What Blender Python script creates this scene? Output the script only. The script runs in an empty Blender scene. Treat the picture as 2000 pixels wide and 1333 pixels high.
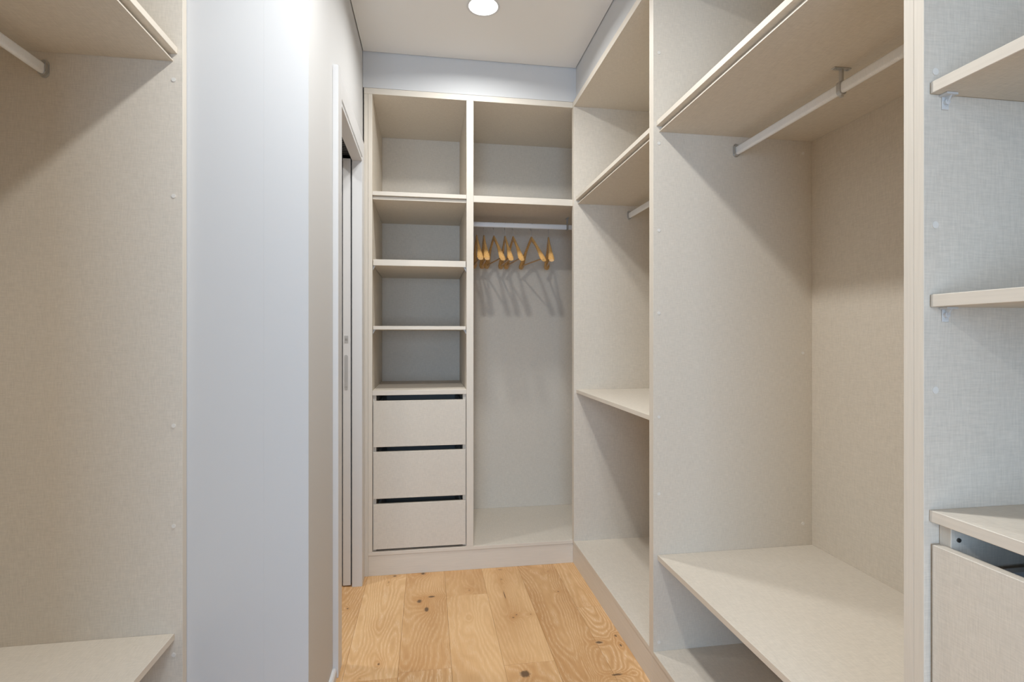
import bpy, bmesh, math, random
from mathutils import Vector, Matrix
random.seed(7)
C = bpy.context.scene.collection
S = bpy.context.scene
PI = math.pi

# ---------------------------------------------------------------- camera
FPX = 1045.0
cam_d = bpy.data.cameras.new('camera'); cam = bpy.data.objects.new('camera', cam_d); C.objects.link(cam)
cam_d.sensor_width = 36.0; cam_d.lens = 36.0 * FPX / 2000.0
cam_d.shift_y = -7.5 / 2000.0
cam_d.clip_start = 0.02
cam.location = (0, 0, 1.2)
cam.rotation_euler = (PI / 2, 0, -math.atan(166.0 / FPX))
S.camera = cam

# ---------------------------------------------------------------- world, exposure, large area light
w = bpy.data.worlds.new('world'); S.world = w; w.use_nodes = True
bg = w.node_tree.nodes['Background']; bg.inputs[0].default_value = (0.62, 0.78, 1.0, 1); bg.inputs[1].default_value = 1.2
S.view_settings.view_transform = 'Standard'; S.view_settings.look = 'None'
S.view_settings.gamma = 1.0; S.view_settings.use_curve_mapping = False
S.view_settings.exposure = 0.20
S.cycles.max_bounces = 14; S.cycles.diffuse_bounces = 10

def area(name, loc, rot, sx, sy, power, col, shape='RECTANGLE', spread=None):
    d = bpy.data.lights.new(name, 'AREA'); d.shape = shape; d.size = sx; d.size_y = sy
    d.energy = power; d.color = col
    if spread: d.spread = spread
    o = bpy.data.objects.new(name, d); C.objects.link(o); o.location = loc; o.rotation_euler = rot
    return o
DAY = (0.48, 0.71, 1.0); WARM = (0.975, 0.985, 0.97); WIN_W = 58
# daylight entering by the window at the rear of the room
area('window_daylight', (-0.45, -2.34, 1.22), (-PI / 2, 0, PI), 1.4, 1.40, WIN_W, DAY)
LAMPS = [(0.24, 2.30, 8.5), (0.04, 1.15, 16.5), (-1.40, -1.30, 22.0), (-1.10, 2.25, 9.0)]

# ---------------------------------------------------------------- materials
def new_mat(name):
    m = bpy.data.materials.new(name); m.use_nodes = True
    nt = m.node_tree; b = nt.nodes['Principled BSDF']
    return m, nt, b
def N(nt, t, **kw):
    n = nt.nodes.new(t)
    for k, v in kw.items(): setattr(n, k, v)
    return n
def plain(name, col, rough=0.5, metal=0.0, bump=0.0, bscale=200, **kw):
    m, nt, b = new_mat(name)
    b.inputs['Base Color'].default_value = (*col, 1); b.inputs['Roughness'].default_value = rough
    b.inputs['Metallic'].default_value = metal
    for k, v in kw.items(): b.inputs[k].default_value = v
    if bump:
        tc = N(nt, 'ShaderNodeNewGeometry'); no = N(nt, 'ShaderNodeTexNoise'); no.inputs['Scale'].default_value = bscale
        nt.links.new(tc.outputs['Position'], no.inputs['Vector'])
        bp = N(nt, 'ShaderNodeBump'); bp.inputs['Strength'].default_value = bump; bp.inputs['Distance'].default_value = 0.001
        nt.links.new(no.outputs[0], bp.inputs['Height']); nt.links.new(bp.outputs[0], b.inputs['Normal'])
    return m
def scaled_noise(nt, src, sc, detail=2.0, rough=0.5):
    mp = N(nt, 'ShaderNodeMapping'); mp.inputs['Scale'].default_value = sc
    no = N(nt, 'ShaderNodeTexNoise'); no.inputs['Scale'].default_value = 1.0
    no.inputs['Detail'].default_value = detail; no.inputs['Roughness'].default_value = rough
    nt.links.new(src, mp.inputs['Vector']); nt.links.new(mp.outputs[0], no.inputs['Vector'])
    return no.outputs[0]
def math_n(nt, op, a, b=None, c=None):
    n = N(nt, 'ShaderNodeMath', operation=op)
    for i, v in enumerate((a, b, c)):
        if v is None: continue
        if isinstance(v, (int, float)): n.inputs[i].default_value = v
        else: nt.links.new(v, n.inputs[i])
    return n.outputs[0]
def linen(name, col, amp):
    m, nt, b = new_mat(name)
    g = N(nt, 'ShaderNodeNewGeometry').outputs['Position']
    a = scaled_noise(nt, g, (520, 45, 45)); c = scaled_noise(nt, g, (45, 45, 520)); d = scaled_noise(nt, g, (45, 520, 45))
    nn = N(nt, 'ShaderNodeNewGeometry').outputs['True Normal']; sp = N(nt, 'ShaderNodeSeparateXYZ'); nt.links.new(nn, sp.inputs[0])
    def wt(v, k): return math_n(nt, 'MULTIPLY', math_n(nt, 'SUBTRACT', v, 0.5), math_n(nt, 'SUBTRACT', 1.0, math_n(nt, 'ABSOLUTE', sp.outputs[k])))
    s = math_n(nt, 'ADD', math_n(nt, 'ADD', wt(a, 0), wt(c, 2)), wt(d, 1))
    big = scaled_noise(nt, g, (3, 3, 3))
    s = math_n(nt, 'MULTIPLY_ADD', s, amp, 1.0)
    s = math_n(nt, 'ADD', s, math_n(nt, 'MULTIPLY', math_n(nt, 'SUBTRACT', big, 0.5), 0.03))
    mx = N(nt, 'ShaderNodeVectorMath', operation='SCALE'); mx.inputs[0].default_value = col
    nt.links.new(s, mx.inputs['Scale']); nt.links.new(mx.outputs[0], b.inputs['Base Color'])
    b.inputs['Roughness'].default_value = 0.55; b.inputs['Specular IOR Level'].default_value = 0.3
    bp = N(nt, 'ShaderNodeBump'); bp.inputs['Strength'].default_value = 0.25; bp.inputs['Distance'].default_value = 0.0006
    nt.links.new(s, bp.inputs['Height']); nt.links.new(bp.outputs[0], b.inputs['Normal'])
    return m
LIN = (0.655, 0.60, 0.52)
M_lin = linen('linen_melamine', LIN, 0.25)
def edge_mat(name, sc):
    m, nt, b = new_mat(name)
    g = N(nt, 'ShaderNodeNewGeometry').outputs['Position']
    s = math_n(nt, 'MULTIPLY_ADD', math_n(nt, 'SUBTRACT', scaled_noise(nt, g, sc, 3), 0.5), 0.16, 1.0)
    mx = N(nt, 'ShaderNodeVectorMath', operation='SCALE'); mx.inputs[0].default_value = (0.68, 0.62, 0.535)
    nt.links.new(s, mx.inputs['Scale']); nt.links.new(mx.outputs[0], b.inputs['Base Color'])
    b.inputs['Roughness'].default_value = 0.5
    return m
M_edgeV = edge_mat('edge_band_upright', (260, 260, 9))     # grain runs up
M_edgeX = edge_mat('edge_band_along_x', (9, 260, 260))
M_edgeY = edge_mat('edge_band_along_y', (260, 9, 260))
M_wall = plain('wall_paint', (0.60, 0.60, 0.60), 0.75, bump=0.05, bscale=120)
M_ceil = plain('ceiling_paint', (0.82, 0.81, 0.79), 0.85)
M_door = plain('white_lacquer', (0.68, 0.68, 0.685), 0.4)
M_dark = plain('dark_void', (0.02, 0.02, 0.02), 0.6)
M_track = plain('door_track', (0.10, 0.10, 0.10), 0.35, 0.6)
M_chrome = plain('satin_nickel', (0.62, 0.61, 0.60), 0.3, 1.0)
M_plate = plain('brushed_plate', (0.50, 0.50, 0.50), 0.4, 0.25)
M_steel = plain('grey_steel', (0.55, 0.55, 0.54), 0.35, 0.8)
M_plastic = plain('clear_plastic', (0.86, 0.87, 0.87), 0.12, **{'Transmission Weight': 0.35, 'IOR': 1.45})
M_cap = plain('screw_cap', (0.73, 0.70, 0.65), 0.35)
M_box = plain('drawer_box_grey', (0.50, 0.50, 0.50), 0.45)
M_screw = plain('screw_dark', (0.12, 0.11, 0.10), 0.4, 0.7)
def glowm():
    m, nt, b = new_mat('lamp_diffuser')
    b.inputs['Base Color'].default_value = (0.9, 0.9, 0.9, 1)
    b.inputs['Emission Color'].default_value = (1, 0.97, 0.92, 1); b.inputs['Emission Strength'].default_value = 6
    return m
M_glow = glowm()
def rodm():
    m, nt, b = new_mat('ribbed_aluminium_rod')
    b.inputs['Base Color'].default_value = (0.86, 0.87, 0.88, 1); b.inputs['Roughness'].default_value = 0.35; b.inputs['Metallic'].default_value = 0.12
    return m
M_rod = rodm()
def glassm():
    m, nt, b = new_mat('window_glass'); b.inputs['Transmission Weight'].default_value = 1; b.inputs['Roughness'].default_value = 0
    return m
M_glass = glassm()
def hangerm():
    m, nt, b = new_mat('honey_hanger_wood')
    g = N(nt, 'ShaderNodeTexCoord').outputs['Object']
    s = scaled_noise(nt, g, (160, 12, 160), 3)
    r = N(nt, 'ShaderNodeValToRGB'); e = r.color_ramp.elements
    e[0].position = 0.3; e[0].color = (0.44, 0.235, 0.07, 1); e[1].position = 0.7; e[1].color = (0.64, 0.38, 0.14, 1)
    nt.links.new(s, r.inputs[0]); nt.links.new(r.outputs[0], b.inputs['Base Color'])
    b.inputs['Roughness'].default_value = 0.3; b.inputs['Coat Weight'].default_value = 0.4
    return m
M_hang = hangerm()

# oak planks: world-space grain with the photograph's knots
KNOTS = [  # x, y, radius across, radius along, strength
    (-0.346, 2.448, .006, .008, .8), (-0.175, 2.014, .006, .010, .8), (-0.034, 2.465, .015, .020, .9), (-0.002, 2.386, .011, .024, 1),
    (0.020, 2.50, .022, .010, .9), (0.198, 2.535, .008, .012, .6), (0.177, 2.287, .006, .010, .45), (0.364, 2.625, .013, .022, .55),
    (0.356, 2.463, .003, .050, .9), (0.371, 2.735, .020, .016, .6), (-0.02, 2.75, .016, .014, .9), (-0.16, 2.745, .014, .010, .8),
    (0.365, 2.259, .008, .008, .7), (0.382, 2.28, .006, .008, .7), (0.444, 2.274, .006, .006, .7), (0.611, 2.456, .005, .007, .8),
    (0.612, 2.678, .005, .008, .6), (0.668, 2.023, .016, .010, 1), (0.748, 2.057, .006, .010, .9), (0.745, 1.991, .006, .012, .9),
    (0.345, 1.875, .022, .024, 1), (0.667, 1.82, .024, .006, 1), (-0.235, 1.94, .012, .012, .5), (-0.185, 2.68, .004, .010, .7),
    (-0.207, 2.273, .010, .018, .15), (-0.20, 2.06, .012, .016, .3), (0.172, 2.114, .010, .014, .12), (-0.03, 1.985, .05, .03, .15)]
def oakm():
    m, nt, b = new_mat('brushed_oak')
    pos = N(nt, 'ShaderNodeNewGeometry').outputs['Position']
    oi = N(nt, 'ShaderNodeObjectInfo').outputs['Random']
    sep = N(nt, 'ShaderNodeSeparateXYZ'); nt.links.new(pos, sep.inputs[0])
    X, Y = sep.outputs[0], sep.outputs[1]
    # each board gets its own slice of the grain
    comb = N(nt, 'ShaderNodeCombineXYZ'); nt.links.new(X, comb.inputs[0]); nt.links.new(Y, comb.inputs[1])
    nt.links.new(math_n(nt, 'MULTIPLY', oi, 37.0), comb.inputs[2])
    v = comb.outputs[0]
    wob = scaled_noise(nt, v, (14, 9, 1), 2)
    bump_sum = None; mask = None; halo = None
    for (kx, ky, rx, ry, st) in KNOTS:
        dx = math_n(nt, 'DIVIDE', math_n(nt, 'SUBTRACT', X, kx), rx)
        dy = math_n(nt, 'DIVIDE', math_n(nt, 'SUBTRACT', Y, ky), ry)
        r2 = math_n(nt, 'ADD', math_n(nt, 'MULTIPLY', dx, dx), math_n(nt, 'MULTIPLY', dy, dy))
        k = math_n(nt, 'MULTIPLY', math_n(nt, 'POWER', 2.718, math_n(nt, 'MULTIPLY', r2, -0.9)), st)
        mask = k if mask is None else math_n(nt, 'MAXIMUM', mask, k)
        h = math_n(nt, 'MULTIPLY', math_n(nt, 'POWER', 2.718, math_n(nt, 'MULTIPLY', r2, -0.10)), min(1.0, st + .25))
        halo = h if halo is None else math_n(nt, 'ADD', halo, h)
    low = scaled_noise(nt, v, (6.5, 0.85, 1), 1.0, 0.35)
    phase = math_n(nt, 'ADD', math_n(nt, 'MULTIPLY', low, 26.0), math_n(nt, 'MULTIPLY', halo, 2.4))
    phase = math_n(nt, 'ADD', phase, math_n(nt, 'MULTIPLY', wob, 1.3))
    ring = math_n(nt, 'MULTIPLY_ADD', math_n(nt, 'SINE', math_n(nt, 'MULTIPLY', phase, 6.283)), 0.5, 0.5)
    ringp = math_n(nt, 'POWER', ring, 3.0)
    fine = scaled_noise(nt, v, (330, 14, 1), 3, 0.6)
    pore = scaled_noise(nt, v, (520, 34, 1), 2, 0.7)
    mott = scaled_noise(nt, v, (6, 2.5, 1), 3, 0.55)
    # base
    ramp = N(nt, 'ShaderNodeValToRGB'); el = ramp.color_ramp.elements
    el[0].position = 0.25; el[0].color = (0.50, 0.265, 0.105, 1); el[1].position = 0.75; el[1].color = (0.74, 0.47, 0.235, 1)
    t = math_n(nt, 'ADD', math_n(nt, 'MULTIPLY', mott, 0.7), math_n(nt, 'MULTIPLY', fine, 0.36))
    t = math_n(nt, 'ADD', t, math_n(nt, 'MULTIPLY', math_n(nt, 'SUBTRACT', oi, 0.5), 0.34))
    nt.links.new(t, ramp.inputs[0])
    # limed light lines
    strength = math_n(nt, 'MULTIPLY_ADD', math_n(nt, 'POWER', math_n(nt, 'FRACT', math_n(nt, 'MULTIPLY', oi, 7.3)), 1.6), 0.42, 0.18)
    ps = N(nt, 'ShaderNodeMapRange'); nt.links.new(pore, ps.inputs[0]); ps.inputs[1].default_value = .42; ps.inputs[2].default_value = .62
    f1 = math_n(nt, 'MULTIPLY', math_n(nt, 'MULTIPLY', ringp, ps.outputs[0]), strength)
    mix1 = N(nt, 'ShaderNodeMix', data_type='RGBA'); nt.links.new(f1, mix1.inputs[0]); nt.links.new(ramp.outputs[0], mix1.inputs[6]); mix1.inputs[7].default_value = (0.93, 0.76, 0.55, 1)
    # darker rings
    f2 = math_n(nt, 'MULTIPLY', math_n(nt, 'POWER', math_n(nt, 'SUBTRACT', 1.0, ring), 3.0), math_n(nt, 'MULTIPLY', strength, 0.38))
    mix2 = N(nt, 'ShaderNodeMix', data_type='RGBA'); nt.links.new(f2, mix2.inputs[0]); nt.links.new(mix1.outputs[2], mix2.inputs[6]); mix2.inputs[7].default_value = (0.36, 0.17, 0.06, 1)
    # knot halo and core
    mix3 = N(nt, 'ShaderNodeMix', data_type='RGBA'); nt.links.new(math_n(nt, 'MINIMUM', math_n(nt, 'MULTIPLY', halo, 0.32), 0.5), mix3.inputs[0]); nt.links.new(mix2.outputs[2], mix3.inputs[6]); mix3.inputs[7].default_value = (0.47, 0.21, 0.055, 1)
    rag = scaled_noise(nt, pos, (90, 90, 1), 3, 0.7)
    km = math_n(nt, 'ADD', mask, math_n(nt, 'MULTIPLY', math_n(nt, 'SUBTRACT', rag, 0.5), 0.7))
    mr = N(nt, 'ShaderNodeMapRange'); nt.links.new(km, mr.inputs[0]); mr.inputs[1].default_value = .42; mr.inputs[2].default_value = .75
    mix4 = N(nt, 'ShaderNodeMix', data_type='RGBA'); nt.links.new(math_n(nt, 'MULTIPLY', mr.outputs[0], 0.85), mix4.inputs[0]); nt.links.new(mix3.outputs[2], mix4.inputs[6]); mix4.inputs[7].default_value = (0.085, 0.05, 0.03, 1)
    nt.links.new(mix4.outputs[2], b.inputs['Base Color'])
    b.inputs['Roughness'].default_value = 0.5; b.inputs['Specular IOR Level'].default_value = 0.35
    bp = N(nt, 'ShaderNodeBump'); bp.inputs['Strength'].default_value = 0.3; bp.inputs['Distance'].default_value = 0.0006
    nt.links.new(math_n(nt, 'ADD', fine, f1), bp.inputs['Height']); nt.links.new(bp.outputs[0], b.inputs['Normal'])
    return m
M_oak = oakm()

# ---------------------------------------------------------------- mesh helpers
def bx(bm, x0, x1, y0, y1, z0, z1, bev=0.0008):
    r = bmesh.ops.create_cube(bm, size=1.0, matrix=Matrix.Translation(((x0 + x1) / 2, (y0 + y1) / 2, (z0 + z1) / 2)) @ Matrix.Diagonal((x1 - x0, y1 - y0, z1 - z0, 1)))
    if bev:
        es = {e for v in r['verts'] for e in v.link_edges}
        bmesh.ops.bevel(bm, geom=list(es), offset=bev, segments=1, affect='EDGES', profile=0.5)
def prism(bm, pts, axis, a0, a1, bev=0.0):
    """extrude a closed 2-D outline along an axis: 'z' pts=(x,y); 'y' pts=(x,z); 'x' pts=(y,z)"""
    def P(p, a): return {'z': (p[0], p[1], a), 'y': (p[0], a, p[1]), 'x': (a, p[0], p[1])}[axis]
    v0 = [bm.verts.new(P(p, a0)) for p in pts]; v1 = [bm.verts.new(P(p, a1)) for p in pts]
    fs = [bm.faces.new(v0), bm.faces.new(v1[::-1])]
    n = len(pts)
    for i in range(n): fs.append(bm.faces.new((v0[i], v1[i], v1[(i + 1) % n], v0[(i + 1) % n])))
    bmesh.ops.recalc_face_normals(bm, faces=fs)
    if bev:
        es = {e for f in fs for e in f.edges}
        bmesh.ops.bevel(bm, geom=list(es), offset=bev, segments=1, affect='EDGES', profile=0.5)
def cyl(bm, c, r, d, axis='z', seg=20, r2=None):
    rot = {'z': Matrix(), 'y': Matrix.Rotation(PI / 2, 4, 'X'), 'x': Matrix.Rotation(PI / 2, 4, 'Y')}[axis]
    bmesh.ops.create_cone(bm, cap_ends=True, segments=seg, radius1=r, radius2=r if r2 is None else r2, depth=d, matrix=Matrix.Translation(c) @ rot)
def tube(bm, pts, r, seg=8, close_ends=True):
    rings = []
    n = len(pts); pts = [Vector(p) for p in pts]
    up = Vector((1, 0.01, 0))
    for i, p in enumerate(pts):
        t = (pts[min(i + 1, n - 1)] - pts[max(i - 1, 0)]).normalized()
        a = t.cross(up).normalized(); b_ = t.cross(a)
        rr = r[i] if isinstance(r, (list, tuple)) else r
        rings.append([bm.verts.new(p + (a * math.cos(k * 2 * PI / seg) + b_ * math.sin(k * 2 * PI / seg)) * rr) for k in range(seg)])
    for i in range(n - 1):
        for k in range(seg): bm.faces.new((rings[i][k], rings[i][(k + 1) % seg], rings[i + 1][(k + 1) % seg], rings[i + 1][k]))
    bm.faces.new(rings[0][::-1]); bm.faces.new(rings[-1])
def obj(name, build, mats, parent=None, front=None, smooth=False, world=True):
    """build(bm) draws in world coordinates; the mesh is stored relative to its parent"""
    bm = bmesh.new(); build(bm)
    off = Vector((0, 0, 0))
    p = parent
    while p is not None and world: off += p.location; p = p.parent
    if world: bmesh.ops.translate(bm, verts=bm.verts, vec=-off)
    bmesh.ops.recalc_face_normals(bm, faces=bm.faces)
    if front:
        fx = Vector(front)
        for f in bm.faces:
            if f.normal.dot(fx) > 0.6: f.material_index = 1
    if smooth:
        for f in bm.faces: f.smooth = True
    me = bpy.data.meshes.new(name); bm.to_mesh(me); bm.free()
    for m in (mats if isinstance(mats, (list, tuple)) else [mats]): me.materials.append(m)
    if smooth: me.set_sharp_from_angle(angle=math.radians(40))
    o = bpy.data.objects.new(name, me); C.objects.link(o); o.parent = parent
    return o
def thing(name, label, cat, loc=(0, 0, 0), group=None):
    o = bpy.data.objects.new(name, None); o.empty_display_size = 0.05; C.objects.link(o); o.location = loc
    o['label'] = label; o['category'] = cat
    if group: o['group'] = group
    return o
def struct(name, build, m, parent=None, label=None, cat=None, **kw):
    o = obj(name, build, m, parent, **kw)
    if parent is None:
        o['kind'] = 'structure'
        if label: o['label'] = label
        if cat: o['category'] = cat
    return o

# ---------------------------------------------------------------- key dimensions (metres)
XR = 0.766; YB = 2.758; XB = 1.37; YBK = 3.36          # right run front / back cabinet front / their backs
ZT = 2.450; ZC = 2.630                                  # wardrobe top, ceiling
XL = -0.649; YP = 1.585                                 # left wardrobe front, pier face
RY0, RY1 = -2.4, YBK + 0.02                             # room extent

# ---------------------------------------------------------------- structure
floor = bpy.data.objects.new('floor', None)
def f_sub(bm): bx(bm, -2.52, 1.52, RY0 - .12, 3.52, -.08, -0.012, 0)
floor = struct('floor', f_sub, plain('subfloor', (0.25, 0.16, 0.09), 0.8), label='oak plank floor of the walk-in wardrobe, boards running towards the drawers', cat='floor')
cols = [-1.433 + 0.19 * i for i in range(12)]           # includes -0.293, -0.103, 0.087 ...
cols = [-2.573, -2.383, -2.193, -2.003, -1.813, -1.623, -1.433, -1.243, -1.053, -0.863, -0.673, -0.483, -0.293, -0.102, 0.088, 0.278, 0.467, 0.657, 0.847]
joints = {-0.102: [1.951, 0.1], 0.088: [2.49, 0.6], 0.278: [1.935, -0.1], 0.657: [2.298, 0.5], -0.293: [1.925, 0.2], 0.467: [0.9, -0.9]}
plank_cache = {}
G = 0.0003
for i, x0 in enumerate(cols[:-1]):
    x1 = cols[i + 1]
    ys = sorted([RY0] + joints.get(x0, [round(random.uniform(0.3, 1.2), 2), round(random.uniform(-1.4, -.3), 2)]) + [3.4])
    for a, b_ in zip(ys[:-1], ys[1:]):
        if x0 >= 0.84: continue
        dz = random.uniform(-0.0003, 0.0003)
        def pl(bm, a=a, b_=b_, x0=x0, x1=x1, dz=dz): bx(bm, x0 + G, x1 - G, a + G, b_ - G, -0.012, dz, 0.0005)
        obj('plank', pl, M_oak, floor)

def ceil_b(bm):
    bx(bm, -2.52, 1.52, RY0 - .12, 3.52, ZC + 0.02, ZC + 0.12, 0)
    # visible plasterboard sheet stops short of the walls: a shadow gap runs round it
    g = 0.004
    bx(bm, -1.746, -0.454, YP + .104, 3.376, ZC, ZC + 0.02, 0)
    prism(bm, [(-0.332 + g, YP + g), (-0.318 + g, YB - g), (0.783 - g, YB - g), (0.783 - g, RY0 + g), (-2.40 + g, RY0 + g), (-2.40 + g, -0.42 - g), (-0.66 + g, -0.42 - g), (-0.66 + g, YP - g), (-0.332 + g, YP - g)], 'z', ZC, ZC + 0.02)
struct('ceiling', ceil_b, M_ceil, label='flat white ceiling with a shadow gap along the walls', cat='ceiling')

def wall_left_b(bm):      # wall holding the sliding door: near part, part above the door, far part split around the pocket
    def xw(y): return -0.331 + (y - YP) / (2.757 - YP) * 0.013
    t = -0.450
    prism(bm, [(t, YP - .0), (xw(YP), YP), (xw(2.034), 2.034), (t, 2.034)], 'z', 0.0, ZC + .02)
    prism(bm, [(-0.356, 2.034), (xw(2.034), 2.034), (xw(3.38), 3.38), (-0.356, 3.38)], 'z', 2.060, ZC + .02)
    prism(bm, [(t, 2.034), (-0.356, 2.034), (-0.356, 3.38), (t, 3.38)], 'z', 2.100, ZC + .02)
    prism(bm, [(t, 2.034), (-0.404, 2.034), (-0.404, 3.38), (t, 3.38)], 'z', 2.060, 2.100)
    prism(bm, [(-0.356, 2.668), (xw(2.668), 2.668), (xw(3.38), 3.38), (-0.356, 3.38)], 'z', 0.0, 2.060)
    prism(bm, [(t, 2.668), (-0.404, 2.668), (-0.404, 3.38), (t, 3.38)], 'z', 0.0, 2.060)
struct('wall_left', wall_left_b, M_wall, label='white wall with the sliding door opening', cat='wall')
def wall_pier_b(bm):
    bx(bm, -1.40, -0.3311, YP, YP + 0.10, 0.0, ZC + .02, 0)
def wall_pier_b(bm):
    prism(bm, [(-1.75, YP), (-0.4501, YP), (-0.4501, YP + .1), (-1.75, YP + .1)], 'z', 0, ZC + .02)
struct('wall_middle', wall_pier_b, M_wall, label='white wall face between the left wardrobe and the door', cat='wall')
def wall_back_b(bm):
    bx(bm, -1.75, 1.52, YBK + .02, 3.52, 0, ZC + .02, 0)
    bx(bm, -0.317, 1.40, YB, YBK + .02, ZT + .001, ZC + .02, 0)
struct('wall_back', wall_back_b, M_wall, label='white wall above and behind the end wardrobe', cat='wall')
def wall_right_b(bm):
    bx(bm, 1.40, 1.52, RY0, YBK + .02, 0, ZC + .02, 0)
    bx(bm, 0.783, 1.40, RY0, YB, ZT + .001, ZC + .02, 0)
struct('wall_right', wall_right_b, M_wall, label='white wall above and behind the right-hand wardrobes', cat='wall')
def wall_far_left_b(bm):
    bx(bm, -2.52, -2.40, RY0, -0.42, 0, ZC + .02, 0)
    bx(bm, -1.87, -1.75, -0.42, 3.52, 0, ZC + .02, 0)
    bx(bm, -1.30, -0.66, -0.42, YP, ZT + .001, ZC + .02, 0)
    bx(bm, -2.40, -1.30, -0.42, -0.30, 0, ZC + .02, 0)
struct('wall_outer_left', wall_far_left_b, M_wall, label='white outer wall behind the left wardrobe', cat='wall')
def wall_rear_b(bm):
    y0, y1 = RY0 - .12, RY0
    bx(bm, -2.52, -1.27, y0, y1, 0, ZC + .02, 0); bx(bm, 0.37, 1.52, y0, y1, 0, ZC + .02, 0)
    bx(bm, -1.27, 0.37, y0, y1, 0, 0.48, 0); bx(bm, -1.27, 0.37, y0, y1, 2.02, ZC + .02, 0)
struct('wall_rear', wall_rear_b, M_wall, label='white wall behind the camera with a window', cat='wall')
def win_b(bm):
    y0, y1 = RY0 - .09, RY0 - .04
    bx(bm, -1.269, -1.22, y0, y1, 0.481, 2.019); bx(bm, 0.32, 0.369, y0, y1, 0.481, 2.019)
    bx(bm, -1.22, 0.32, y0, y1, 0.481, 0.53); bx(bm, -1.22, 0.32, y0, y1, 1.97, 2.019)
wf = struct('window_1', win_b, M_door, label='white framed window behind the camera', cat='window')
struct('window_pane', lambda bm: bx(bm, -1.22, 0.32, RY0 - .068, RY0 - .062, 0.53, 1.97, 0), M_glass, wf)

# baseboard, door casing, sliding door
def bb(bm): prism(bm, [(-0.330, 0), (-0.3135, 0), (-0.3135, 0.03), (-0.318, 0.036), (-0.330, 0.036)], 'y', YP + .002, 1.954)
struct('baseboard_left', bb, M_door, label='low white skirting at the foot of the wall before the door', cat='skirting')
CX = -0.308; CT = 2.160; CI = 2.052
def cas_near(bm): bx(bm, -0.3295, CX, 1.955, 2.034, 0, CT, 0.0015)
trim = struct('trim_1', cas_near, M_door, label='white door casing around the sliding door opening', cat='door casing')
def cas_top(bm): bx(bm, -0.3255, CX, 2.034, 2.744, CI + .02, CT, 0.0015)
obj('casing_head', cas_top, M_door, trim)
def cas_far(bm): bx(bm, -0.3185, CX, 2.666, 2.744, 0, CI + .02, 0.0015)
obj('casing_side', cas_far, M_door, trim)
def jamb(bm):
    bx(bm, -0.3555, -0.3085, 2.655, 2.6675, 0, CI + 0.008, 0.0008)
    bx(bm, -0.3555, -0.3085, 2.040, 2.655, CI - 0.004, CI + 0.0075, 0.0008)
obj('jamb_lining', jamb, M_door, trim)
def track(bm):
    bx(bm, -0.402, -0.358, 2.04, 2.95, 2.075, 2.097, 0.001)
    for k in range(24): bx(bm, -0.396, -0.364, 2.06 + k * .025, 2.07 + k * .025, 2.071, 2.075, 0)
obj('sliding_track', track, M_track, trim)
door = struct('door_1', lambda bm: bx(bm, -0.3985, -0.3625, 2.662, 3.30, 0.006, 2.060, 0.001), M_door, label='white sliding door slid back into its wall pocket', cat='door')
def slot(px0, px1): pass
def lockp(bm): bx(bm, -0.3915, -0.3745, 2.6605, 2.6622, 1.173, 1.208, 0.0003)
lk = obj('lock_plate', lockp, M_plate, door); lk['label'] = 'small square nickel lock plate'
def lockr(bm):
    cyl(bm, (-0.383, 2.6600, 1.191), 0.0058, 0.002, 'y', 18)
obj('lock_ring', lockr, M_steel, lk)
def pull(bm):
    n = 12; x = -0.3835; r = 0.008; za, zb = 1.107, 0.955
    pts = [(x + r * math.cos(PI * k / n), za + r * math.sin(PI * k / n)) for k in range(n + 1)] + [(x - r * math.cos(PI * k / n), zb - r * math.sin(PI * k / n)) for k in range(n + 1)]
    prism(bm, pts, 'y', 2.6605, 2.6622)
hp = obj('door_handle', pull, M_plate, door); hp['label'] = 'long rounded nickel edge pull'
def pulls(bm):
    cyl(bm, (-0.3835, 2.660, 0.962), 0.004, 0.001, 'y', 14); cyl(bm, (-0.3835, 2.660, 1.030), 0.002, 0.001, 'y', 10)
obj('screw', pulls, M_steel, hp)

# ---------------------------------------------------------------- wardrobe parts
LV = [M_lin, M_edgeV]; LX = [M_lin, M_edgeX]; LY = [M_lin, M_edgeY]
def cap(parent, c, axis, r=0.0055):
    def b_(bm): cyl(bm, c, r, 0.0016, axis, 16)
    return obj('screw_cap', b_, M_cap, parent)
def support(parent, x, y, z, sx, sy):
    """clear plastic shelf peg under a shelf: flat seat, rib and pin. sx/sy: directions away from the panel / into the shelf"""
    def b_(bm):
        if sy:   # panel is perpendicular to y, the peg sticks out along y by sy
            bx(bm, x - .010, x + .010, min(y, y + sy * .014), max(y, y + sy * .014), z - .0035, z - .0002, .0004)
            prism(bm, [(y, z - .0035), (y + sy * .012, z - .0035), (y, z - .022)], 'x', x - .0015, x + .0015)
            cyl(bm, (x, y + sy * .003, z - .012), .0045, .006, 'y', 14)
            bx(bm, x - .006, x + .006, min(y, y + sy * .002), max(y, y + sy * .002), z - .023, z - .0035, .0004)
        else:
            bx(bm, min(x, x + sx * .014), max(x, x + sx * .014), y - .010, y + .010, z - .0035, z - .0002, .0004)
            prism(bm, [(x, z - .0035), (x + sx * .012, z - .0035), (x, z - .022)], 'y', y - .0015, y + .0015)
            cyl(bm, (x + sx * .003, y, z - .012), .0045, .006, 'x', 14)
            bx(bm, min(x, x + sx * .002), max(x, x + sx * .002), y - .006, y + .006, z - .023, z - .0035, .0004)
    return obj('shelf_support', b_, M_plastic, parent)
def channel_profile(s, x0, xb, zt, zb):
    """outline of the thick shelf with a recessed grip groove along its front; s=+1 opens towards -x (or -y), -1 mirrored"""
    d = lambda v: x0 + s * v
    return [(d(0), zt), (xb, zt), (xb, zb), (d(.010), zb), (d(.010), zb + .004), (d(.014), zb + .0045), (d(.019), zt - .022), (d(.024), zt - .0185), (d(0), zt - .0175)]
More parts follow.
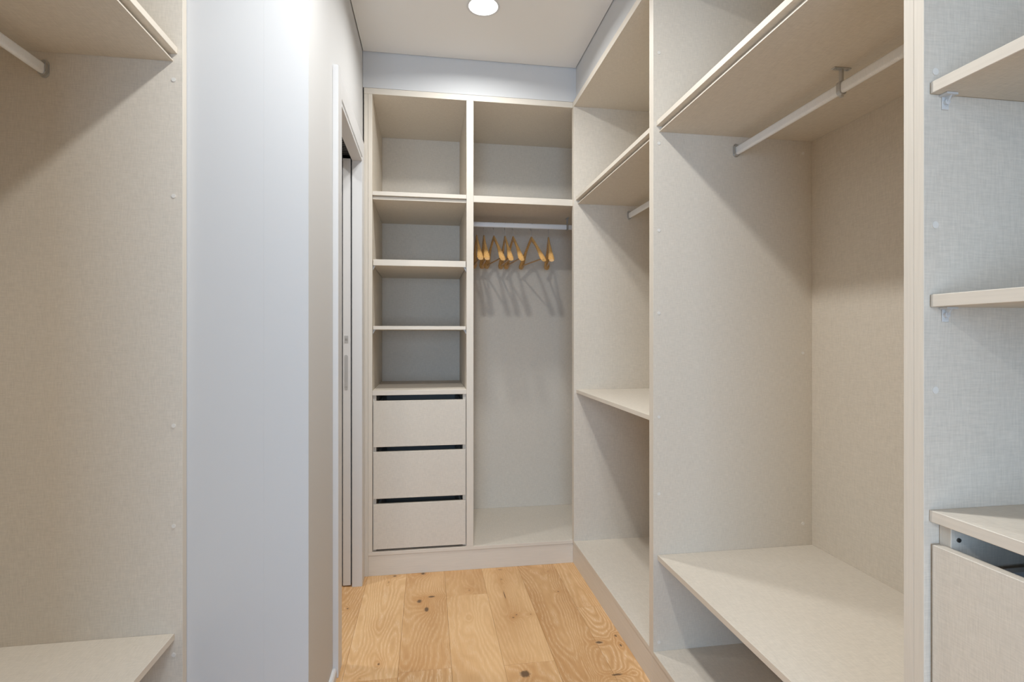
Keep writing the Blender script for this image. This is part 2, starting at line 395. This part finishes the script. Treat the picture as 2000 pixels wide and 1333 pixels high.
def oval(cx, cz, a=0.0075, b_=0.015, n=10):
    pts = []
    for k in range(n + 1): t = PI * k / n; pts.append((cx + a * math.cos(t), cz + (b_ - a) + a * math.sin(t)))
    for k in range(n + 1): t = PI + PI * k / n; pts.append((cx + a * math.cos(t), cz - (b_ - a) + a * math.sin(t)))
    return pts
def rod_y(parent, x, z, y0, y1, ends=(True, True), centre=None, zs=None):
    def b_(bm):
        # ribbed oval tube: raised rings every 4 mm
        o_ = oval(x, z); i_ = oval(x, z, .0070, .0145)
        n = int((y1 - y0) / .004); prev = None
        for k in range(2 * n + 1):
            y = y0 + (y1 - y0) * k / (2 * n); prof = o_ if k % 2 else i_
            ring = [bm.verts.new((p[0], y, p[1])) for p in prof]
            if prev:
                for j in range(len(ring)): bm.faces.new((prev[j], prev[(j + 1) % len(ring)], ring[(j + 1) % len(ring)], ring[j]))
            else: bm.faces.new(ring)
            prev = ring
        bm.faces.new(prev)
    r = obj('clothes_rod', b_, M_rod, parent)
    for e, (yy, s) in zip(ends, ((y0, 1), (y1, -1))):
        if not e: continue
        def br(bm, yy=yy, s=s):
            ya, yb_ = sorted((yy - s * .001, yy + s * .0015)); prism(bm, oval(x, z + .003, .0115, .0235), 'y', ya, yb_)
            # cup below the rod
            for k in range(12):
                t0 = PI * 0.95 + PI * 1.1 * k / 12; t1 = PI * 0.95 + PI * 1.1 * (k + 1) / 12
                q = [(x + rr * math.cos(t), z - .0075 + rr * math.sin(t)) for rr, t in ((.0085, t0), (.0085, t1), (.0105, t1), (.0105, t0))]
                ya, yb_ = sorted((yy, yy + s * .012)); prism(bm, q, 'y', ya, yb_)
            for sg in (-1, 1):
                ya, yb_ = sorted((yy, yy + s * .012)); bx(bm, x + sg * .0095 - .001, x + sg * .0095 + .001, ya, yb_, z - .008, z + .014, 0)
            cyl(bm, (x, yy + s * .002, z + .0205), .003, .002, 'y', 12)
        obj('rod_bracket', br, M_steel, r)
    if centre is not None: hang_support(r, x, centre, z, zs)
    return r
def hang_support(r, x, y, z, zs, along='y'):
    def hb(bm):
        def B(x0, x1, y0, y1, z0, z1, bev=.0005):
            if along == 'y': bx(bm, x + x0, x + x1, y + y0, y + y1, z0, z1, bev)
            else: bx(bm, x + y0, x + y1, y + x0, y + x1, z0, z1, bev)
        B(-.025, .025, -.007, .007, zs - .003, zs, .001)
        B(-.0035, .0035, -.005, .005, z + .0165, zs - .003)
        ax = along
        pts_o = oval(x if ax == 'y' else y, z, .0105, .0195); pts_i = oval(x if ax == 'y' else y, z, .0080, .0160)
        n = len(pts_o)
        for k in range(n):
            k2 = (k + 1) % n
            if pts_o[k][0] > (x if ax == 'y' else y) + .004 and pts_o[k][1] > z - .005: continue
            prism(bm, [pts_o[k], pts_o[k2], pts_i[k2], pts_i[k]], ax, (y if ax == 'y' else x) - .006, (y if ax == 'y' else x) + .006)
        for sg in (-1, 1):
            if along == 'y': cyl(bm, (x + sg * .017, y, zs - .0035), .003, .002, 'z', 12)
            else: cyl(bm, (x, y + sg * .017, zs - .0035), .003, .002, 'z', 12)
        if along == 'y': bx(bm, x - .004, x + .004, y - .004, y + .004, z - .0235, z - .0185, .0005)
    o = obj('rod_bracket', hb, M_steel, r); return o

# ---- right-hand run -------------------------------------------------------
def carcass(root, y0, y1, front_x, back_x, s):
    """two uprights, top, bottom, back and plinth of one unit of a side run. s=+1: opens to -x, s=-1: opens to +x"""
    fr = (-s, 0, 0)
    a, b_ = sorted((front_x, back_x))
    def X(u): return front_x + s * u
    lo = lambda u, v: (min(X(u), X(v)), max(X(u), X(v)))
    d = abs(back_x - front_x)
    obj('bottom_board', lambda bm: bx(bm, *lo(0, d), y0[1], y1[0], 0.103, 0.121), LY, root, fr)
    obj('top_board', lambda bm: bx(bm, *lo(0, d), y0[0], y1[1], 2.420, ZT), LY, root, fr)
    obj('side_panel', lambda bm: bx(bm, *lo(0, d), y0[0], y0[1], 0.103, 2.420, .0005), LV, root, fr)
    obj('side_panel', lambda bm: bx(bm, *lo(0, d), y1[0], y1[1], 0.103, 2.420, .0005), LV, root, fr)
    obj('back_panel', lambda bm: bx(bm, *lo(d, d + .008), y0[0], y1[1], 0.11, 2.44), M_lin, root)
    obj('plinth', lambda bm: bx(bm, *lo(.002, .020), y0[0], y1[1], 0.0, 0.1028), LY, root, fr)

E1 = 2.741
R1 = thing('wardrobe_unit', 'beige open wardrobe unit in the right-hand corner, hanging rail over a mid shelf', 'wardrobe', (1.06, 2.255, 0))
carcass(R1, (1.7522, 1.769), (E1, 2.7755), XR, XB, 1)
def thick(root, x0, xb, ya, yb_, zt, zb, s):
    return obj('shelf', lambda bm: prism(bm, channel_profile(s, x0, xb, zt, zb), 'y', ya, yb_, 0.0004), LY, root, (-s, 0, 0))
t1 = thick(R1, 0.777, XB, 1.7695, E1 - .0005, 1.942, 1.905, 1); t1['label'] = 'thick upper shelf with grip groove'
sh = obj('shelf', lambda bm: bx(bm, 0.779, XB, 1.7695, E1 - .0005, 0.905, 0.923), LY, R1, (-1, 0, 0)); sh['label'] = 'thin mid shelf'
rod_y(R1, 1.073, 1.853, 1.7695, E1 - .001, centre=2.25, zs=1.905)

R2 = thing('wardrobe_unit', 'beige open wardrobe unit midway along the right run, hanging rail over a low shelf', 'wardrobe', (1.06, 1.247, 0))
carcass(R2, (0.742, 0.760), (1.735, 1.752), XR, XB, 1)
t2 = thick(R2, 0.777, XB, 0.7605, 1.7345, 1.942, 1.905, 1); t2['label'] = 'thick upper shelf with grip groove'
sh = obj('shelf', lambda bm: bx(bm, 0.781, XB, 0.7605, 1.7345, 0.434, 0.452), LY, R2, (-1, 0, 0)); sh['label'] = 'thin low shelf'
rod_y(R2, 1.073, 1.853, 0.7605, 1.7345, centre=1.25, zs=1.905)
for z in (2.177, 1.866, 1.567, 1.283, 0.926, 0.662, 0.152): cap(R2, (0.786, 1.7345, z), 'y')
for z in (1.861, 1.143, 0.53): cap(R2, (1.334, 1.7345, z), 'y')

R3 = thing('wardrobe_unit', 'beige shelf and drawer unit at the right edge of the picture', 'wardrobe', (1.06, 0.24, 0))
carcass(R3, (-0.268, -0.250), (0.724, 0.7418), XR, XB, 1)
for (zt, zb, nm) in ((1.598, 1.580, 'upper adjustable shelf on clear pegs'), (1.2665, 1.247, 'middle adjustable shelf on clear pegs')):
    s_ = obj('shelf', lambda bm: bx(bm, 0.776, XB, -0.2495, 0.7225, zb, zt), LY, R3, (-1, 0, 0)); s_['label'] = nm
    support(s_, 0.803, 0.7238, zb, 0, -1); support(s_, 1.28, 0.7238, zb, 0, -1); support(s_, 0.803, -0.2498, zb, 0, 1)
s_ = obj('shelf', lambda bm: bx(bm, 0.775, XB, -0.2495, 0.7235, 0.912, 0.930), LY, R3, (-1, 0, 0)); s_['label'] = 'fixed shelf over the drawer'
obj('shelf', lambda bm: bx(bm, 0.785, XB, -0.2495, 0.7235, 2.02, 2.038), LY, R3, (-1, 0, 0))
for ya, yb_ in ((0.704, 0.7232), (-0.2492, -0.230)):
    obj('drawer_partition', lambda bm: bx(bm, 0.793, XB, ya, yb_, 0.1215, 0.9115), LV, R3, (-1, 0, 0))
for z in (1.616, 1.376, 1.117): cap(R3, (0.786, 0.7235, z), 'y', .0056)
def sc(bm): cyl(bm, (0.806, 0.7030, 0.888), .0034, .002, 'y', 12)
obj('screw', sc, M_screw, R3)
for zt, zb in ((0.877, 0.502), (0.484, 0.128)):
    dr = obj('drawer', lambda bm: bx(bm, 0.7765, 0.7925, -0.246, 0.7205, zb, zt), M_lin, R3)
    dr['label'] = 'flush drawer front without handle'
    def dbox(bm, zb=zb, zt=zt):
        bx(bm, 0.7930, 1.30, 0.672, 0.688, zb + .03, zt - .03); bx(bm, 0.7930, 1.30, -0.214, -0.198, zb + .03, zt - .03)
        bx(bm, 0.7930, 1.30, -0.198, 0.672, zb + .03, zb + .042); bx(bm, 1.284, 1.30, -0.198, 0.672, zb + .042, zt - .03)
    obj('drawer_box', dbox, M_box, dr)
    def slide(bm, zb=zb):
        bx(bm, 0.82, 1.28, 0.6885, 0.7035, zb + .06, zb + .10, .0005)
    obj('drawer_slide', slide, M_steel, dr)

# ---- left wardrobe ----------------------------------------------------------
L1 = thing('wardrobe_unit', 'beige open wardrobe unit at the left edge of the picture, hanging rail inside', 'wardrobe', (-0.95, 0.6, 0))
carcass(L1, (-0.40, -0.382), (1.56, 1.584), XL, -1.25, -1)
t3 = thick(L1, -0.662, -1.25, 0.5605, 1.5595, 1.978, 1.940, -1); t3['label'] = 'thick upper shelf with grip groove'
thick(L1, -0.662, -1.25, -0.3815, 0.5415, 1.978, 1.940, -1)
obj('side_panel', lambda bm: bx(bm, -1.25, XL, 0.542, 0.560, .1215, 2.4195, .0005), LV, L1, (1, 0, 0))
s_ = obj('shelf', lambda bm: bx(bm, -1.25, -0.669, 0.5605, 1.5595, 0.387, 0.405), LY, L1, (1, 0, 0)); s_['label'] = 'thin low shelf'
obj('shelf', lambda bm: bx(bm, -1.25, -0.669, -0.3815, 0.5415, 0.387, 0.405), LY, L1, (1, 0, 0))
rod_y(L1, -0.979, 1.893, 0.5605, 1.5595, centre=None)
for z in (1.891, 1.579, 0.962, 0.693, 0.347): cap(L1, (-0.671, 1.5595, z), 'y')

# ---- end wardrobe -------------------------------------------------------------
B1 = thing('wardrobe_unit', 'beige end wardrobe with shelves over three drawers and a rail of hangers', 'wardrobe', (0.23, 3.06, 0))
F = (0, -1, 0)
y0 = YB
obj('filler_strip', lambda bm: bx(bm, -0.3115, -0.2912, y0 + .002, y0 + .02, 0.0, ZT), LV, B1, F)
obj('side_panel', lambda bm: bx(bm, -0.291, -0.271, y0, YBK, 0.1212, 2.4198), LV, B1, F)
obj('divider', lambda bm: bx(bm, 0.201, 0.237, y0, YBK, 0.1213, 2.4198), LV, B1, F)
Lp = lambda x0: [(x0, y0), (0.7655, y0), (0.7655, 2.7762), (XB, 2.7762), (XB, YBK), (x0, YBK)]
obj('top_board', lambda bm: prism(bm, Lp(-0.3115), 'z', 2.420, ZT, .0008), LX, B1, F)
obj('bottom_board', lambda bm: prism(bm, Lp(-0.291), 'z', 0.103, 0.121, .0008), LX, B1, F)
obj('plinth', lambda bm: bx(bm, -0.291, 0.7675, y0 + .003, y0 + .021, 0.0, 0.1025), LX, B1, F)
obj('back_panel', lambda bm: bx(bm, -0.271, 0.201, YBK - .008, YBK + .0, 0.121, 2.42), M_lin, B1)
obj('back_panel', lambda bm: bx(bm, 0.237, XB, YBK - .008, YBK + .0, 0.121, 2.42), M_lin, B1)
obj('side_panel', lambda bm: bx(bm, XB - .018, XB, 2.7765, YBK - .008, 0.1212, 2.4198), M_lin, B1)
xa, xb = -0.2706, 0.2006
def prof_y(zt, zb):
    d = lambda v: y0 + v
    return [(d(0.002), zt), (YBK - .009, zt), (YBK - .009, zb), (d(.012), zb), (d(.012), zb + .004), (d(.015), zb + .0045), (d(.018), zt - .022), (d(.022), zt - .0205), (d(0.002), zt - .020)]
s_ = obj('shelf', lambda bm: prism(bm, prof_y(1.934, 1.895), 'x', xa, xb, .0004), LX, B1, F); s_['label'] = 'thick top shelf of the left column with grip groove'
Lq = [(0.2374, y0 + .001), (0.7655, y0 + .001), (0.7655, 2.7765), (XB - .0185, 2.7765), (XB - .0185, YBK - .009), (0.2374, YBK - .009)]
s_ = obj('shelf', lambda bm: prism(bm, Lq, 'z', 1.898, 1.932, .0006), LX, B1, F); s_['label'] = 'thick shelf over the clothes hangers'
for zt, zb in ((1.593, 1.562), (1.2565, 1.2385)):
    s_ = obj('shelf', lambda bm: bx(bm, xa + .002, xb - .002, y0 + .012, YBK - .009, zb, zt), LX, B1, F); s_['label'] = 'adjustable shelf on clear pegs'
    support(s_, xa - .0002, y0 + .03, zb, 1, 0); support(s_, xb + .0002, y0 + .03, zb, -1, 0)
s_ = obj('shelf', lambda bm: bx(bm, xa, xb, y0 + .001, YBK - .009, 0.907, 0.931), LX, B1, F); s_['label'] = 'fixed shelf over the drawers'
for zt, zb in ((0.879, 0.647), (0.622, 0.387), (0.359, 0.1330)):
    dr = obj('drawer', lambda bm: bx(bm, -0.2655, 0.1965, y0 + .0005, y0 + .0185, zb, zt), M_lin, B1)
    def dbox(bm, zb=zb, zt=zt):
        bx(bm, -0.247, -0.235, y0 + .0188, 3.25, zb + .02, zt - .012); bx(bm, 0.166, 0.178, y0 + .0188, 3.25, zb + .02, zt - .012)
        bx(bm, -0.235, 0.166, y0 + .0188, 3.25, zb + .02, zb + .032); bx(bm, -0.235, 0.166, 3.238, 3.25, zb + .032, zt - .012)
    obj('drawer_box', dbox, M_box, dr)
    def sld(bm, zb=zb):
        bx(bm, *sx, y0 + .03, 3.20, zb + .05, zb + .09, .0005)
    for sx in ((-0.2525, -0.2475), (0.1785, 0.1825)): obj('drawer_slide', sld, M_steel, dr)
for xs in ((-0.2706, -0.2530), (0.183, 0.2006)):
    obj('drawer_partition', lambda bm: bx(bm, *xs, y0 + .020, YBK - .009, 0.1215, 0.9065), LV, B1, F)
# rail running left to right
RZ = 1.845; RY = 3.05
rod = obj('clothes_rod', lambda bm: prism(bm, [(p[0], p[1]) for p in oval(RY, RZ)], 'x', 0.2376, 0.86), M_rod, B1)
def rb(bm):
    prism(bm, oval(RY, RZ + .003, .0115, .0235), 'x', 0.2372, 0.2395)
obj('rod_bracket', rb, M_steel, rod)
hang_support(rod, 0.812, RY, RZ, 1.898, along='x')

# ---------------------------------------------------------------- hangers
HK = 0.0
def hanger_body(bm):
    hw = 0.185; drop = 0.150; n = 28; seg = 10
    rings = []
    for k in range(n + 1):
        s = -1 + 2 * k / n; a = abs(s)
        y = hw * s
        z = -drop * (0.12 * a + 0.88 * a ** 1.25) if a < .86 else -drop * (0.12 * .86 + .88 * .86 ** 1.25) - (a - .86) * drop * 1.05
        wdt = 0.0065 + 0.0125 * max(0, (a - .35) / .65) ** 1.3     # half width across
        hgt = 0.015 - 0.005 * a
        if a < .06: hgt = 0.017
        if a > .97: wdt *= .7; hgt *= .75
        bow = 0.003 * a ** 2
        ring = [bm.verts.new((bow + wdt * math.cos(t), y, z + hgt * math.sin(t))) for t in [2 * PI * j / seg for j in range(seg)]]
        rings.append(ring)
    for i in range(n):
        for j in range(seg): bm.faces.new((rings[i][j], rings[i][(j + 1) % seg], rings[i + 1][(j + 1) % seg], rings[i + 1][j]))
    bm.faces.new(rings[0][::-1]); bm.faces.new(rings[-1])
def hanger_hook(bm):
    pts = [(0, 0, 0.008), (0, 0, 0.050)]
    r = 0.0205; cz = 0.072 + 0.0   # circle centre above
    for k in range(0, 15):
        t = -PI / 2 + (k / 14) * PI * 1.25
        pts.append((-(r) * math.cos(t) * 1.0 - 0.0, 0, cz + r * math.sin(t)))
    # hook lies in the plane across the rod's run
    pts = [(0, -p[0], p[2]) for p in pts]
    tube(bm, pts, 0.0017, 8)
def hanger_bar(bm):
    cyl(bm, (0.0025, 0, -0.135), 0.0045, 0.335, 'y', 10)
HZ = RZ + 0.015 + 0.0017 - 0.0925
hang_px = [(0.280, 0.5, 'wooden hanger half hidden behind the centre upright, nearest the shelf column'),
           (0.322, -1.5, 'second wooden hanger from the centre upright, seen almost edge on'),
           (0.379, 7.5, 'third wooden hanger from the centre upright, spread in an A shape'),
           (0.444, 1, 'fourth wooden hanger from the centre upright, close beside the fifth'),
           (0.491, 5, 'fifth wooden hanger from the centre upright, close beside the fourth'),
           (0.598, 10, 'wooden hanger turned widest open, second from the right end of the rail'),
           (0.700, -8.5, 'rightmost wooden hanger on the rail, seen edge on')]
proto = None
for k, (x, deg, lab) in enumerate(hang_px):
    loc = (x, RY, HZ)
    if proto is None:
        proto = thing('clothes_hanger', lab, 'hanger', loc, 'wooden hangers on the end wardrobe rail'); h = proto
        obj('body', hanger_body, M_hang, h, smooth=True, world=False)
        obj('hook', hanger_hook, M_chrome, h, smooth=True, world=False)
        obj('crossbar', hanger_bar, M_hang, h, smooth=True, world=False)
    else:
        h = proto.copy(); C.objects.link(h); h.location = loc; h['label'] = lab
        for ch in list(proto.children):
            c = ch.copy(); C.objects.link(c); c.parent = h
    h.rotation_euler = (0, 0, math.radians(deg))

# ---------------------------------------------------------------- recessed ceiling lights
labs = ['round white recessed ceiling light, switched on, before the end wardrobe',
        'round white recessed ceiling light between the left and right wardrobes',
        'round white recessed ceiling light nearest the window',
        'round white recessed ceiling light in the room behind the sliding door']
for (x, y, watt), lab in zip(LAMPS, labs):
    t = thing('ceiling_light', lab, 'ceiling light', (x, y, ZC))
    def ring(bm):
        n = 40
        prof = [(0.068, ZC - .0002), (0.072, ZC - .003), (0.066, ZC - .004), (0.062, ZC - .002)]
        rs = [[bm.verts.new((x + r * math.cos(2 * PI * k / n), y + r * math.sin(2 * PI * k / n), z)) for k in range(n)] for r, z in prof]
        for i in range(3):
            for k in range(n): bm.faces.new((rs[i][k], rs[i][(k + 1) % n], rs[i + 1][(k + 1) % n], rs[i + 1][k]))
    obj('trim_ring', ring, M_door, t, smooth=True)
    obj('diffuser', lambda bm: cyl(bm, (x, y, ZC - .0015), .0635, .0015, 'z', 40), M_glow, t)
    area('downlight', (x, y, ZC - .006), (0, 0, 0), .12, .12, watt, WARM, 'DISK', spread=math.radians(163))
